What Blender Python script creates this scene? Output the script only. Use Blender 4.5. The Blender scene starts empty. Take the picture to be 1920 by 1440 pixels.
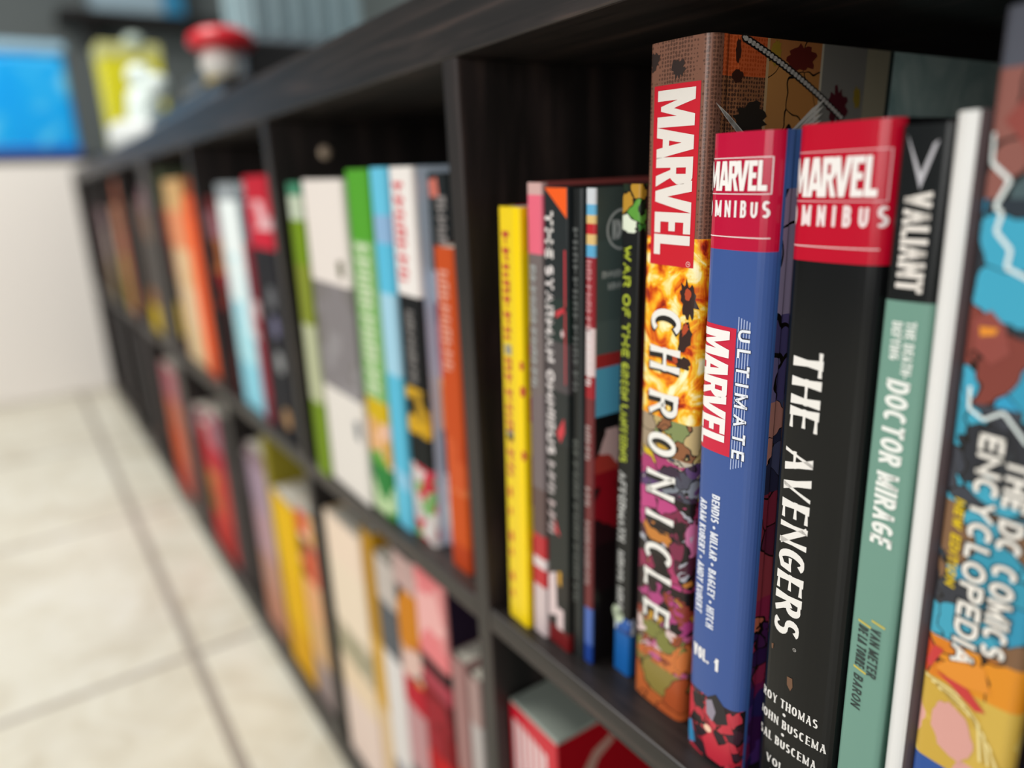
import bpy, bmesh, math, random
from mathutils import Vector, Matrix
random.seed(7)
S = bpy.context.scene
COL = S.collection

# ------------------------------------------------------------------ camera
cam_d = bpy.data.cameras.new('camera'); cam = bpy.data.objects.new('camera', cam_d); COL.objects.link(cam)
CX, CY, CZ, YAW, PITCH, ROLL, FPX = .369668553, -.214369649, .268480545, .588300125, .269718117, -.045515776, 1361.07395
_f = Vector((-math.cos(YAW)*math.cos(PITCH), math.sin(YAW)*math.cos(PITCH), -math.sin(PITCH)))
_r = _f.cross(Vector((0, 0, 1))).normalized(); _u = _r.cross(_f)
_c, _s = math.cos(ROLL), math.sin(ROLL)
_r, _u = _c*_r + _s*_u, -_s*_r + _c*_u
cam.matrix_world = Matrix(((_r.x, _u.x, -_f.x, CX), (_r.y, _u.y, -_f.y, CY), (_r.z, _u.z, -_f.z, CZ), (0, 0, 0, 1)))
cam_d.sensor_width = 36; cam_d.lens = 36*FPX/1920
cam_d.clip_start = .01; cam_d.clip_end = 50
cam_d.dof.use_dof = True; cam_d.dof.focus_distance = .292; cam_d.dof.aperture_fstop = 2.6
S.camera = cam

# ------------------------------------------------------------------ light
W = bpy.data.worlds.new('room_daylight'); S.world = W; W.use_nodes = True
W.node_tree.nodes['Background'].inputs[0].default_value = (.93, .97, 1, 1)
W.node_tree.nodes['Background'].inputs[1].default_value = .30
def area(name, loc, target, sx, sy, power, color):
    d = bpy.data.lights.new(name, 'AREA'); d.shape = 'RECTANGLE'; d.size = sx; d.size_y = sy; d.energy = power; d.color = color
    o = bpy.data.objects.new(name, d); COL.objects.link(o); o.location = loc
    o.rotation_euler = (Vector(target)-Vector(loc)).to_track_quat('-Z', 'Y').to_euler()
    return o
area('added_front_light', (.95, -2.7, .72), (-.2, .1, .2), 2.4, 1.3, 54, (1, .985, .96))  # added unseen soft light, placed to reach the spines and cover side
area('added_overhead_light', (-1.2, -.70, 2.2), (-1.2, -.4, -.3), 1.2, 1.0, 58, (1, .975, .93))  # added unseen light from above, brightens floor and cabinet more than spines
S.view_settings.view_transform = 'Standard'; S.view_settings.look = 'None'
S.view_settings.exposure = 0; S.view_settings.gamma = 1; S.view_settings.use_curve_mapping = False

# ------------------------------------------------------------------ materials
def lin(h):
    h = h.lstrip('#'); out = []
    for i in (0, 2, 4):
        c = int(h[i:i+2], 16)/255
        out.append(c/12.92 if c <= .04045 else ((c+.055)/1.055)**2.4)
    return (*out, 1)
class NT:
    def __init__(s, name, rough=.35, spec=.5, metal=0):
        s.m = bpy.data.materials.new(name); s.m.use_nodes = True
        s.t = s.m.node_tree; s.n = s.t.nodes; s.b = s.n['Principled BSDF']
        s.b.inputs['Roughness'].default_value = rough; s.b.inputs['Metallic'].default_value = metal
        s.b.inputs['Specular IOR Level'].default_value = spec
        s.tc = s.n.new('ShaderNodeTexCoord'); s.sep = s.n.new('ShaderNodeSeparateXYZ')
        s.t.links.new(s.tc.outputs['Object'], s.sep.inputs[0])
    def L(s, a, b): s.t.links.new(a, b)
    def inp(s, sock, v):
        if isinstance(v, (float, int)): sock.default_value = v
        elif isinstance(v, tuple): sock.default_value = v
        else: s.L(v, sock)
    def math(s, op, a, b=0.0):
        n = s.n.new('ShaderNodeMath'); n.operation = op; s.inp(n.inputs[0], a); s.inp(n.inputs[1], b); return n.outputs[0]
    def mix(s, f, a, b, blend='MIX'):
        n = s.n.new('ShaderNodeMix'); n.data_type = 'RGBA'; n.blend_type = blend
        s.inp(n.inputs[0], f); s.inp(n.inputs[6], a); s.inp(n.inputs[7], b); return n.outputs[2]
    def ramp(s, f, cols, interp='CONSTANT', pos=None):
        n = s.n.new('ShaderNodeValToRGB'); n.color_ramp.interpolation = interp; e = n.color_ramp.elements
        k = len(cols); pos = pos or [i/k if interp == 'CONSTANT' else i/(k-1) for i in range(k)]
        while len(e) < k: e.new(.5)
        for i in range(k): e[i].position = pos[i]
        for i in range(k): e[i].color = lin(cols[i])
        s.L(f, n.inputs[0]); return n.outputs[0]
    def noise(s, scale, detail=3, rough=.5, vec=None, dist=0):
        n = s.n.new('ShaderNodeTexNoise'); n.inputs['Scale'].default_value = scale; n.inputs['Detail'].default_value = detail
        n.inputs['Roughness'].default_value = rough; n.inputs['Distortion'].default_value = dist
        s.L(vec or s.tc.outputs['Object'], n.inputs['Vector']); return n
    def warped(s, scale, amt):
        n = s.noise(scale, 2)
        v = s.n.new('ShaderNodeVectorMath'); v.operation = 'MULTIPLY_ADD'
        s.L(n.outputs['Color'], v.inputs[0]); v.inputs[1].default_value = (amt,)*3; s.L(s.tc.outputs['Object'], v.inputs[2])
        return v.outputs[0]
    # spec: 'hex' | ('patch', scale, ink, [cols]) | ('flame', scale, [cols]) | ('dots', scale, a, b) | ('grad', axis, a, b, [cols]) | ('bands', axis, [(start, spec), ...])
    def col(s, sp):
        if isinstance(sp, str): return lin(sp)
        k = sp[0]
        if k == 'patch':
            v = s.warped(sp[1]*1.1, 1.3/sp[1])
            o = s.n.new('ShaderNodeTexVoronoi'); o.inputs['Scale'].default_value = sp[1]; s.L(v, o.inputs['Vector'])
            q = s.n.new('ShaderNodeSeparateColor'); s.L(o.outputs['Color'], q.inputs[0])
            c = s.ramp(q.outputs[0], sp[3])
            if sp[2]:
                e = s.n.new('ShaderNodeTexVoronoi'); e.feature = 'DISTANCE_TO_EDGE'; e.inputs['Scale'].default_value = sp[1]; s.L(v, e.inputs['Vector'])
                c = s.mix(s.math('LESS_THAN', e.outputs['Distance'], sp[2]), c, lin('16120f'))
            return c
        if k == 'layer':
            n = s.noise(sp[1], 3, .5, dist=1.5)
            return s.mix(s.math('GREATER_THAN', n.outputs['Fac'], .5), s.col(sp[2]), s.col(sp[3]))
        if k == 'flame':
            n = s.noise(sp[1], 5, .55, dist=1.6)
            return s.ramp(s.math('MULTIPLY_ADD', n.outputs['Fac'], 2.2, ) if False else s.math('SUBTRACT', s.math('MULTIPLY', n.outputs['Fac'], 2.4), .7), sp[2], 'LINEAR')
        if k == 'dots':
            o = s.n.new('ShaderNodeTexVoronoi'); o.inputs['Scale'].default_value = sp[1]; o.inputs['Randomness'].default_value = .25
            s.L(s.tc.outputs['Object'], o.inputs['Vector'])
            return s.mix(s.math('LESS_THAN', o.outputs['Distance'], .42), s.col(sp[3]), s.col(sp[2]))
        if k == 'bands':
            ax = s.sep.outputs['xyz'.index(sp[1])]; out = s.col(sp[2][0][1])
            for st, q in sp[2][1:]:
                out = s.mix(s.math('GREATER_THAN', ax, float(st)), out, s.col(q))
            return out
        if k == 'letters':      # blurred unreadable small type: broken marks running down the spine
            br = s.n.new('ShaderNodeTexBrick'); br.inputs['Scale'].default_value = 1
            br.inputs['Brick Width'].default_value = .6; br.inputs['Row Height'].default_value = sp[1]; br.inputs['Mortar Size'].default_value = sp[1]*.17
            br.inputs['Color1'].default_value = lin(sp[2]); br.inputs['Color2'].default_value = lin(sp[2]); br.inputs['Mortar'].default_value = lin(sp[3])
            cb = s.n.new('ShaderNodeCombineXYZ'); s.L(s.sep.outputs[0], cb.inputs[0]); s.L(s.sep.outputs[2], cb.inputs[1])
            s.L(cb.outputs[0], br.inputs['Vector']); return br.outputs['Color']
    def done(s, sp):
        c = s.col(sp); s.inp(s.b.inputs['Base Color'], c); return s.m
_flat = {}
def flat(hexc, rough=.45, metal=0, name=None):
    k = (hexc, rough, metal)
    if k not in _flat:
        s = NT(name or 'ink_'+hexc, rough, .5, metal)
        n = s.noise(60, 3); f = s.math('MULTIPLY', n.outputs['Fac'], .12)
        s.L(s.mix(f, lin(hexc), tuple(x*.8 for x in lin(hexc)[:3])+(1,)), s.b.inputs['Base Color']); _flat[k] = s.m
    return _flat[k]
def book_mat(name, spine, side=None, ys=.004, rough=.3, spec=.3):
    s = NT(name, rough, spec)
    sp = spine if side is None else ('bands', 'y', [(-1, spine), (ys, side)])
    return s.done(sp)
def wood_mat():
    s = NT('black_brown_wood', .42, .45)
    mp = s.n.new('ShaderNodeMapping'); mp.inputs['Scale'].default_value = (2.2, 26, 60); s.L(s.tc.outputs['Object'], mp.inputs['Vector'])
    n = s.noise(2.6, 6, .62, mp.outputs[0], .6)
    c = s.ramp(n.outputs['Fac'], ['141212', '1f1b1a', '2e2725', '5a473f'], 'LINEAR', [.3, .46, .58, .75])
    s.L(c, s.b.inputs['Base Color'])
    bp = s.n.new('ShaderNodeBump'); bp.inputs['Strength'].default_value = .18; bp.inputs['Distance'].default_value = .0006
    s.L(n.outputs['Fac'], bp.inputs['Height']); s.L(bp.outputs[0], s.b.inputs['Normal'])
    return s.m
def wood_mat_vertical():
    s = NT('black_brown_wood_upright', .42, .45)
    mp = s.n.new('ShaderNodeMapping'); mp.inputs['Scale'].default_value = (60, 26, 2.2); s.L(s.tc.outputs['Object'], mp.inputs['Vector'])
    n = s.noise(2.6, 6, .62, mp.outputs[0], .6)
    c = s.ramp(n.outputs['Fac'], ['141212', '1e1a19', '2a2322', '463934'], 'LINEAR', [.3, .46, .58, .75])
    s.L(c, s.b.inputs['Base Color'])
    return s.m
def tile_mat():
    s = NT('cream_marble_tile', .28, .5)
    geo = s.n.new('ShaderNodeSeparateXYZ'); s.L(s.tc.outputs['Object'], geo.inputs[0])
    def grid(ax, off, half):
        v = s.math('ADD', geo.outputs[ax], off); v = s.math('DIVIDE', v, .6); v = s.math('FRACT', s.math('ADD', v, 20.5))
        return s.math('LESS_THAN', s.math('ABSOLUTE', s.math('SUBTRACT', v, .5)), half/.6)
    g = s.math('MAXIMUM', grid(1, .1, .0075), grid(0, .69, .0055))
    n1 = s.noise(3.2, 6, .6, dist=1.4); n2 = s.noise(9, 5, .6, dist=2.5)
    base = s.ramp(n1.outputs['Fac'], ['b9b09a', 'd3cebc', 'dfdccb', 'e3e2d8'], 'LINEAR', [.3, .45, .58, .72])
    vein = s.ramp(n2.outputs['Fac'], ['c2b8a2', 'dedaca', 'e3e1d6'], 'LINEAR', [.35, .52, .65])
    c = s.mix(.4, base, vein); c = s.mix(g, c, lin('9a9287'))
    s.L(c, s.b.inputs['Base Color']); s.L(s.math('MULTIPLY_ADD', g, .4) if False else s.math('ADD', s.math('MULTIPLY', g, .45), .3), s.b.inputs['Roughness'])
    return s.m
def paint_mat(name, hexc, rough=.6):
    s = NT(name, rough); n = s.noise(40, 4)
    s.L(s.mix(s.math('MULTIPLY', n.outputs['Fac'], .15), lin(hexc), tuple(x*.9 for x in lin(hexc)[:3])+(1,)), s.b.inputs['Base Color'])
    return s.m
WOOD, WOODV = wood_mat(), wood_mat_vertical()
def page_mat():
    s = NT('paper_page_edges', .8, .2)
    w = s.n.new('ShaderNodeTexNoise'); mp = s.n.new('ShaderNodeMapping'); mp.inputs['Scale'].default_value = (2500, 4, 4)
    s.L(s.tc.outputs['Object'], mp.inputs[0]); s.L(mp.outputs[0], w.inputs['Vector']); w.inputs['Scale'].default_value = 1
    s.L(s.ramp(w.outputs['Fac'], ['b9b2a3', 'e6e0d2'], 'LINEAR'), s.b.inputs['Base Color']); return s.m
PAGES = page_mat()

# ------------------------------------------------------------------ mesh helpers
def link(name, verts, faces, mat=None, parent=None, smooth=False):
    me = bpy.data.meshes.new(name); me.from_pydata(verts, [], faces); me.update()
    if mat: me.materials.append(mat)
    if smooth:
        for p in me.polygons: p.use_smooth = True
    o = bpy.data.objects.new(name, me); COL.objects.link(o)
    if parent: o.parent = parent
    return o
def from_bm(name, bm, mat, parent=None, smooth=False):
    me = bpy.data.meshes.new(name); bm.to_mesh(me); bm.free(); me.materials.append(mat)
    if smooth:
        for p in me.polygons: p.use_smooth = True
    o = bpy.data.objects.new(name, me); COL.objects.link(o)
    if parent: o.parent = parent
    return o
def add_box(bm, x0, x1, y0, y1, z0, z1):
    vs = [bm.verts.new(p) for p in ((x0,y0,z0),(x1,y0,z0),(x1,y1,z0),(x0,y1,z0),(x0,y0,z1),(x1,y0,z1),(x1,y1,z1),(x0,y1,z1))]
    for f in ((3,2,1,0),(4,5,6,7),(0,1,5,4),(1,2,6,5),(2,3,7,6),(3,0,4,7)): bm.faces.new([vs[i] for i in f])
def box(name, x0, x1, y0, y1, z0, z1, mat, parent=None, bev=0, seg=2):
    bm = bmesh.new(); add_box(bm, x0, x1, y0, y1, z0, z1)
    if bev: bmesh.ops.bevel(bm, geom=bm.edges[:], offset=bev, segments=seg, affect='EDGES', profile=.5)
    return from_bm(name, bm, mat, parent)
def lathe(name, prof, mat, parent=None, n=28, cx=0, cy=0, sx=1, sy=1):
    vs, fs = [], []
    for r, z in prof:
        for i in range(n):
            a = 2*math.pi*i/n; vs.append((cx+r*sx*math.cos(a), cy+r*sy*math.sin(a), z))
    for j in range(len(prof)-1):
        for i in range(n): fs.append((j*n+i, j*n+(i+1)%n, (j+1)*n+(i+1)%n, (j+1)*n+i))
    fs.append(tuple(range(n-1, -1, -1))); fs.append(tuple((len(prof)-1)*n+i for i in range(n)))
    return link(name, vs, fs, mat, parent, True)
def empty(name, loc, label, cat, group=None, roty=0, rotz=0):
    o = bpy.data.objects.new(name, None); o.empty_display_size = .02; COL.objects.link(o)
    o.location = loc; o.rotation_euler = (0, roty, rotz); o['label'] = label; o['category'] = cat
    if group: o['group'] = group
    return o

# ------------------------------------------------------------------ stroke lettering
def arc(cx, cy, rx, ry, a0, a1, n=10):
    return [(cx+rx*math.cos(math.radians(a0+(a1-a0)*i/n)), cy+ry*math.sin(math.radians(a0+(a1-a0)*i/n))) for i in range(n+1)]
G = {
 'A': (1, [[(0,0),(.5,1)],[(.5,1),(1,0)],[(.2,.32),(.8,.32)]]),
 'B': (.92, [[(0,0),(0,1)],[(0,1),(.55,1)]+arc(.55,.77,.37,.23,80,-80)+[(.55,.54),(0,.54)],[(.5,.54)]+arc(.6,.27,.4,.27,80,-80)+[(.6,0),(0,0)]]),
 'C': (1, [arc(.5,.5,.5,.5,48,312,16)]),
 'D': (1, [[(0,0),(0,1)],[(0,1),(.4,1)]+arc(.45,.5,.55,.5,85,-85,14)+[(.4,0),(0,0)]]),
 'E': (.8, [[(0,0),(0,1)],[(0,1),(1,1)],[(0,.52),(.85,.52)],[(0,0),(1,0)]]),
 'F': (.78, [[(0,0),(0,1)],[(0,1),(1,1)],[(0,.5),(.85,.5)]]),
 'G': (1, [arc(.5,.5,.5,.5,48,270,14)+[(.95,.12),(1,.46)],[(.58,.46),(1,.46)]]),
 'H': (1, [[(0,0),(0,1)],[(1,0),(1,1)],[(0,.52),(1,.52)]]),
 'I': (0, [[(.5,0),(.5,1)]]),
 'J': (.7, [[(1,1),(1,.3)]+arc(.5,.3,.5,.3,0,-160,8)]),
 'K': (.95, [[(0,0),(0,1)],[(0,.42),(1,1)],[(.3,.6),(1,0)]]),
 'L': (.75, [[(0,0),(0,1)],[(0,0),(1,0)]]),
 'M': (1.25, [[(0,0),(0,1)],[(0,1),(.5,.1)],[(.5,.1),(1,1)],[(1,1),(1,0)]]),
 'N': (1.05, [[(0,0),(0,1)],[(0,1),(1,0)],[(1,0),(1,1)]]),
 'O': (1.05, [arc(.5,.5,.5,.5,90,450,24)]),
 'P': (.9, [[(0,0),(0,1)],[(0,1),(.55,1)]+arc(.6,.74,.4,.26,80,-80)+[(.55,.48),(0,.48)]]),
 'R': (.95, [[(0,0),(0,1)],[(0,1),(.55,1)]+arc(.58,.75,.38,.25,80,-80)+[(.55,.5),(0,.5)],[(.45,.5),(1,0)]]),
 'S': (.88, [arc(.5,.755,.48,.245,35,265,10)+arc(.5,.255,.5,.255,85,-145,10)]),
 'T': (.9, [[(.5,0),(.5,1)],[(0,1),(1,1)]]),
 'U': (1, [[(0,1),(0,.36)]+arc(.5,.36,.5,.36,180,360,12)+[(1,1)]]),
 'V': (1, [[(0,1),(.5,0)],[(.5,0),(1,1)]]),
 'W': (1.35, [[(0,1),(.26,0)],[(.26,0),(.5,.9)],[(.5,.9),(.74,0)],[(.74,0),(1,1)]]),
 'Y': (1, [[(0,1),(.5,.48)],[(1,1),(.5,.48)],[(.5,.5),(.5,0)]]),
 '1': (.45, [[(.6,0),(.6,1)],[(.6,1),(0,.75)]]),
 '-': (.5, [[(0,.45),(1,.45)]]), '/': (.5, [[(0,-.05),(1,1.05)]]), '.': (0, 'dot'), '*': (0, 'bullet'), '@': (0, 'ring'),
}
def glyph(ch, H, Wd, st, contrast=1, flare=0):
    """quads of one capital: height H, body width Wd*factor, heavy stroke st"""
    wf, strokes = G[ch]
    if strokes in ('dot', 'bullet'):
        r = st*.62 if strokes == 'dot' else H*.17; cy = r if strokes == 'dot' else H*.45
        return 2*r, [[(r+r*math.cos(a*math.pi/6), cy+r*math.sin(a*math.pi/6)) for a in range(12)]]
    if strokes == 'ring':
        pts = arc(H/2, H/2, H*.42, H*.42, 0, 360, 16); pi = arc(H/2, H/2, H*.33, H*.33, 0, 360, 16)
        q = [[pts[i], pts[i+1], pi[i+1], pi[i]] for i in range(16)]
        return H, q + [[(H*.4,H*.3),(H*.48,H*.3),(H*.48,H*.7),(H*.4,H*.7)], [(H*.48,H*.5),(H*.6,H*.5),(H*.6,H*.7),(H*.48,H*.7)]]
    w = Wd*wf if wf else st; polys = []
    for s in strokes:
        P = [(st/2+x*(w-st) if wf else st/2, st/2*min(1, contrast+.25)+y*(H-st*min(1, contrast+.25))) for x, y in s]
        n = len(P); closed = n > 3 and math.hypot(P[0][0]-P[-1][0], P[0][1]-P[-1][1]) < 1e-7
        if not closed:      # run the ends out, clamped to the cap height below
            e = st*.5
            for a, b in ((0, 1), (-1, -2)):
                dx, dy = P[a][0]-P[b][0], P[a][1]-P[b][1]; l = math.hypot(dx, dy) or 1
                if n == 2: P[a] = (P[a][0]+dx/l*e, P[a][1]+dy/l*e)
        Lp, Rp = [], []
        for i in range(n):
            if closed: p0, p1 = P[(i-1) % (n-1)], P[(i+1) % (n-1)]
            else: p0, p1 = P[max(i-1, 0)], P[min(i+1, n-1)]
            dx, dy = p1[0]-p0[0], p1[1]-p0[1]; l = math.hypot(dx, dy) or 1; dx /= l; dy /= l
            up = abs(dy) if ch not in 'AVMWNY' else (1 if (dx*dy < 0 or (ch == 'N' and False)) else .0 if abs(dx) > .02 else (.35 if ch in 'NM' else 1))
            t = st*(contrast+(1-contrast)*up)
            if flare and n == 2: t *= 1+flare
            h = t/2
            Lp.append((P[i][0]-dy*h, P[i][1]+dx*h)); Rp.append((P[i][0]+dy*h, P[i][1]-dx*h))
        if flare and n == 2:
            m = [((Lp[0][k]+Lp[1][k])/2*.82+(Rp[0][k]+Rp[1][k])/2*.18) for k in (0, 1)]
            m2 = [((Lp[0][k]+Lp[1][k])/2*.18+(Rp[0][k]+Rp[1][k])/2*.82) for k in (0, 1)]
            polys += [[Lp[0], tuple(m), tuple(m2), Rp[0]], [tuple(m), Lp[1], Rp[1], tuple(m2)]]
        else:
            polys += [[Lp[i], Lp[i+1], Rp[i+1], Rp[i]] for i in range(n-1)]
    cl = lambda p: (min(max(p[0], -.02*H if ch != '/' else -1), w+.02*H if ch != '/' else 1), min(max(p[1], 0), H) if ch != '/' else p[1])
    return w, [[cl(p) for p in q] for q in polys]
def text(s, H, length=None, Wd=None, st=None, gap=None, slant=0, contrast=1, flare=0, space=None):
    """polygons of a line of capitals starting at (0,0); squeezed to the given length"""
    Wd = Wd or H*.62; st = st or H*.2; gap = gap if gap is not None else H*.12; space = space or Wd*.55
    def run(Wd, gap, space):
        x, out = 0, []
        for ch in s:
            if ch == ' ': x += space; continue
            w, q = glyph(ch, H, Wd, st, contrast, flare)
            out += [[(x+a+slant*b, b) for a, b in p] for p in q]; x += w+gap
        return x-gap, out
    if length:
        for _ in range(6):
            x, out = run(Wd, gap, space); k = length/x; Wd *= k; gap *= k; space *= k
    return run(Wd, gap, space)[1]
MARVEL = [(0, [[(0,0),(0,1),(.25,1),(.40,.46),(.55,1),(.80,1),(.80,0),(.57,0),(.57,.55),(.45,.10),(.35,.10),(.23,.55),(.23,0)]]),
 (.80, [[(0,0),(.2,1),(.35,1),(.35,.70),(.29,.36),(.35,.36),(.35,.18),(.255,.18),(.225,0)], [(.70,0),(.50,1),(.35,1),(.35,.70),(.41,.36),(.35,.36),(.35,.18),(.445,.18),(.475,0)]]),
 (1.46, [[(0,0),(0,1),(.23,1),(.23,0)], [(.23,.83),(.23,1),(.46,1),(.56,.95),(.60,.86),(.37,.83)], [(.37,.83),(.60,.86),(.60,.60),(.52,.48),(.37,.58)], [(.23,.42),(.23,.58),(.37,.58),(.52,.48),(.46,.42)], [(.28,.42),(.46,.42),(.66,0),(.42,0)]]),
 (1.98, [[(0,1),(.24,1),(.36,.36),(.48,1),(.72,1),(.48,0),(.24,0)]]),
 (2.70, [[(0,0),(0,1),(.48,1),(.48,.82),(.22,.82),(.22,.60),(.43,.60),(.43,.42),(.22,.42),(.22,.18),(.48,.18),(.48,0)]]),
 (3.22, [[(0,0),(0,1),(.22,1),(.22,.19),(.48,.19),(.48,0)]])]
def marvel(L, H): return [[((x+a)/3.70*L, b*H) for a, b in p] for x, ps in MARVEL for p in ps]
def marks(n, H, L):
    """type too blurred to read: n letter-wide bars of varying build"""
    p, out = L/n, []
    for i in range(n):
        x, k = i*p, (i*7+n) % 4
        out.append([(x, 0), (x+p*.3, 0), (x+p*.3, H), (x, H)])
        if k != 1: out.append([(x+p*.3, H*(.38 if k else .76)), (x+p*.76, H*(.38 if k else .76)), (x+p*.76, H*(.62 if k else 1)), (x+p*.3, H*(.62 if k else 1))])
        if k != 3: out.append([(x+p*.52, 0 if k != 2 else H*.62), (x+p*.78, 0 if k != 2 else H*.62), (x+p*.78, H*.85), (x+p*.52, H*.85)])
    return out
def blob(cx, cy, rx, ry, seed, rot=0, n=22, j=.3):
    R = random.Random(seed); k = [R.uniform(1-j, 1+j*.6) for _ in range(n)]; c, s_ = math.cos(rot), math.sin(rot)
    return [(cx+k[i]*(rx*math.cos(a)*c-ry*math.sin(a)*s_), cy+k[i]*(rx*math.cos(a)*s_+ry*math.sin(a)*c)) for i in range(n) for a in (2*math.pi*i/n,)]
def rect(x0, x1, y0, y1): return [(x0, y0), (x1, y0), (x1, y1), (x0, y1)]
def frame_rect(x0, x1, y0, y1, t): return [rect(x0, x1, y0, y0+t), rect(x0, x1, y1-t, y1), rect(x0, x0+t, y0, y1), rect(x1-t, x1, y0, y1)]

# ------------------------------------------------------------------ books
class Book:
    def __init__(b, name, label, x, y, z, w, h, d, mat, lean=0, hard=False, rc=.0015, bulge=0, group=None, pages=True, rotz=0):
        l = math.radians(lean)
        b.w, b.h, b.d, b.rc, b.bulge = w, h, d, rc, bulge
        b.root = empty(name, (x, y, z+max(0, w*math.sin(l))+.0002 if lean >= 0 else z-.0+0.0002), label, 'book', group, l, rotz)
        t = .0026 if hard else .0006
        path = [(0, d)]
        if hard: path += [(0, .016), (.0007, .0105), (0, .0065+rc*.5)]
        k = 6
        path += [(0, rc)] + [(rc-rc*math.cos(math.pi/2*i/k), rc-rc*math.sin(math.pi/2*i/k)) for i in range(1, k)]
        m = 10
        path += [(rc+(w-2*rc)*i/m, 0) for i in range(m+1)]
        path += [(w-rc+rc*math.sin(math.pi/2*i/k), rc-rc*math.cos(math.pi/2*i/k)) for i in range(1, k+1)]
        if hard: path += [(w, .0065+rc*.5), (w-.0007, .0105), (w, .016)]
        path += [(w, d)]
        out = [(x_, y_-b.bul(x_)*max(0, 1-y_/.02)) for x_, y_ in path]
        n = len(out); inn = []
        for i in range(n):
            p0, p1 = out[max(i-1, 0)], out[min(i+1, n-1)]
            dx, dy = p1[0]-p0[0], p1[1]-p0[1]; q = math.hypot(dx, dy) or 1
            inn.append((out[i][0]-dy/q*t, out[i][1]+dx/q*t))
        vs = [(p[0], p[1], zz) for zz in (0, h) for p in out] + [(p[0], p[1], zz) for zz in (0, h) for p in inn]
        fs = []
        for i in range(n-1):
            fs += [(i, i+1, n+i+1, n+i), (2*n+i+1, 2*n+i, 3*n+i, 3*n+i+1), (n+i, n+i+1, 3*n+i+1, 3*n+i), (i+1, i, 2*n+i, 2*n+i+1)]
        fs += [(0, n, 3*n, 2*n), (n-1, 2*n+n-1, 3*n+n-1, n+n-1)]
        b.cover = link('cover', vs, fs, mat, b.root)
        for p in b.cover.data.polygons: p.use_smooth = False
        if pages:
            g = .003 if hard else .0006; y0 = max(rc, t)+.0012
            box('page_block', t+.0002, w-t-.0002, y0 if w > 2*t+.001 else t, d-(.003 if hard else .0008), g, h-g, PAGES, b.root)
    def bul(b, x): return b.bulge*(1-(2*x/b.w-1)**2)
    def front(b, x):
        rc = b.rc; x = min(max(x, 0), b.w); c = 0
        e = x if x < rc else (b.w-x if x > b.w-rc else None)
        if e is not None: c = rc-math.sqrt(max(0, rc*rc-(rc-e)**2))
        return c-b.bul(x)
    def decal(b, name, polys, hexc, u=0, v=0, mode='down', lift=.00016, rough=.35, clip=True, label=None):
        """print on the spine. mode 'down': line runs towards the foot, capitals lie with their tops to the right; 'flat': upright"""
        if name.split('_')[-1] in ('art', 'patch', 'fleck', 'roundel', 'emblem', 'spatter', 'lightning', 'ornament', 'glow', 'highlight', 'slash') and len(polys) > 1 and name not in ('publisher_emblem', 'pale_lightning', 'pale_emblem'):
            return [b.decal(name, [p], hexc, u, v, mode, lift, rough) for p in polys]
        bm = bmesh.new()
        for p in polys:
            q = [(u+y, v-x) if mode == 'down' else (u+x, v+y) for x, y in p]
            ar = sum(q[i][0]*q[(i+1) % len(q)][1]-q[(i+1) % len(q)][0]*q[i][1] for i in range(len(q)))
            if abs(ar) < 1e-12: continue
            if ar < 0: q.reverse()
            bm.faces.new([bm.verts.new((a, 0, z)) for a, z in q])
        bm.normal_update(); bmesh.ops.triangulate(bm, faces=bm.faces[:])
        us = [w_.co.x for w_ in bm.verts]; lo, hi = min(us), max(us)
        if hi-lo > .002:
            cuts = [b.w*k/16 for k in range(1, 16)] + [b.rc*k/4 for k in range(1, 4)] + [b.w-b.rc*k/4 for k in range(1, 4)]
            for c in cuts:
                if lo < c < hi: bmesh.ops.bisect_plane(bm, geom=bm.verts[:]+bm.edges[:]+bm.faces[:], plane_co=(c, 0, 0), plane_no=(1, 0, 0), dist=1e-7)
        for w_ in bm.verts: w_.co.y = b.front(w_.co.x)-lift
        o = from_bm(name, bm, flat(hexc, rough), b.cover)
        if label: o['label'] = label
        return o
    def side_decal(b, name, polys, hexc, lift=.00018, rough=.35):
        """print on the right hand cover board: polygon coordinates are (depth, height)"""
        if name == 'pale_feather_art' and len(polys) > 1: return [b.side_decal(name, [p], hexc, lift, rough) for p in polys]
        vs, fs = [], []
        for p in polys:
            i0 = len(vs); vs += [(b.w+lift, a, z) for a, z in p]; fs.append(tuple(range(i0, i0+len(p))))
        return link(name, vs, fs, flat(hexc, rough), b.cover)

# ------------------------------------------------------------------ structure
CELL, T, TH = .335, .016, .038
FLOOR = -(T+CELL+TH); TOP = CELL+TH
def struct(o): o['kind'] = 'structure'; return o
struct(box('floor', -4.2, 2.2, -3.4, 1.6, FLOOR-.05, FLOOR, tile_mat()))
struct(box('wall_back', -4.2, 2.2, 1.6, 1.7, FLOOR, 2.2, paint_mat('grey_green_wall', '7c8583')))
struct(box('wall_left', -4.3, -4.2, -3.4, 1.7, FLOOR, 2.2, paint_mat('grey_wall', '767d7c')))

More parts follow.
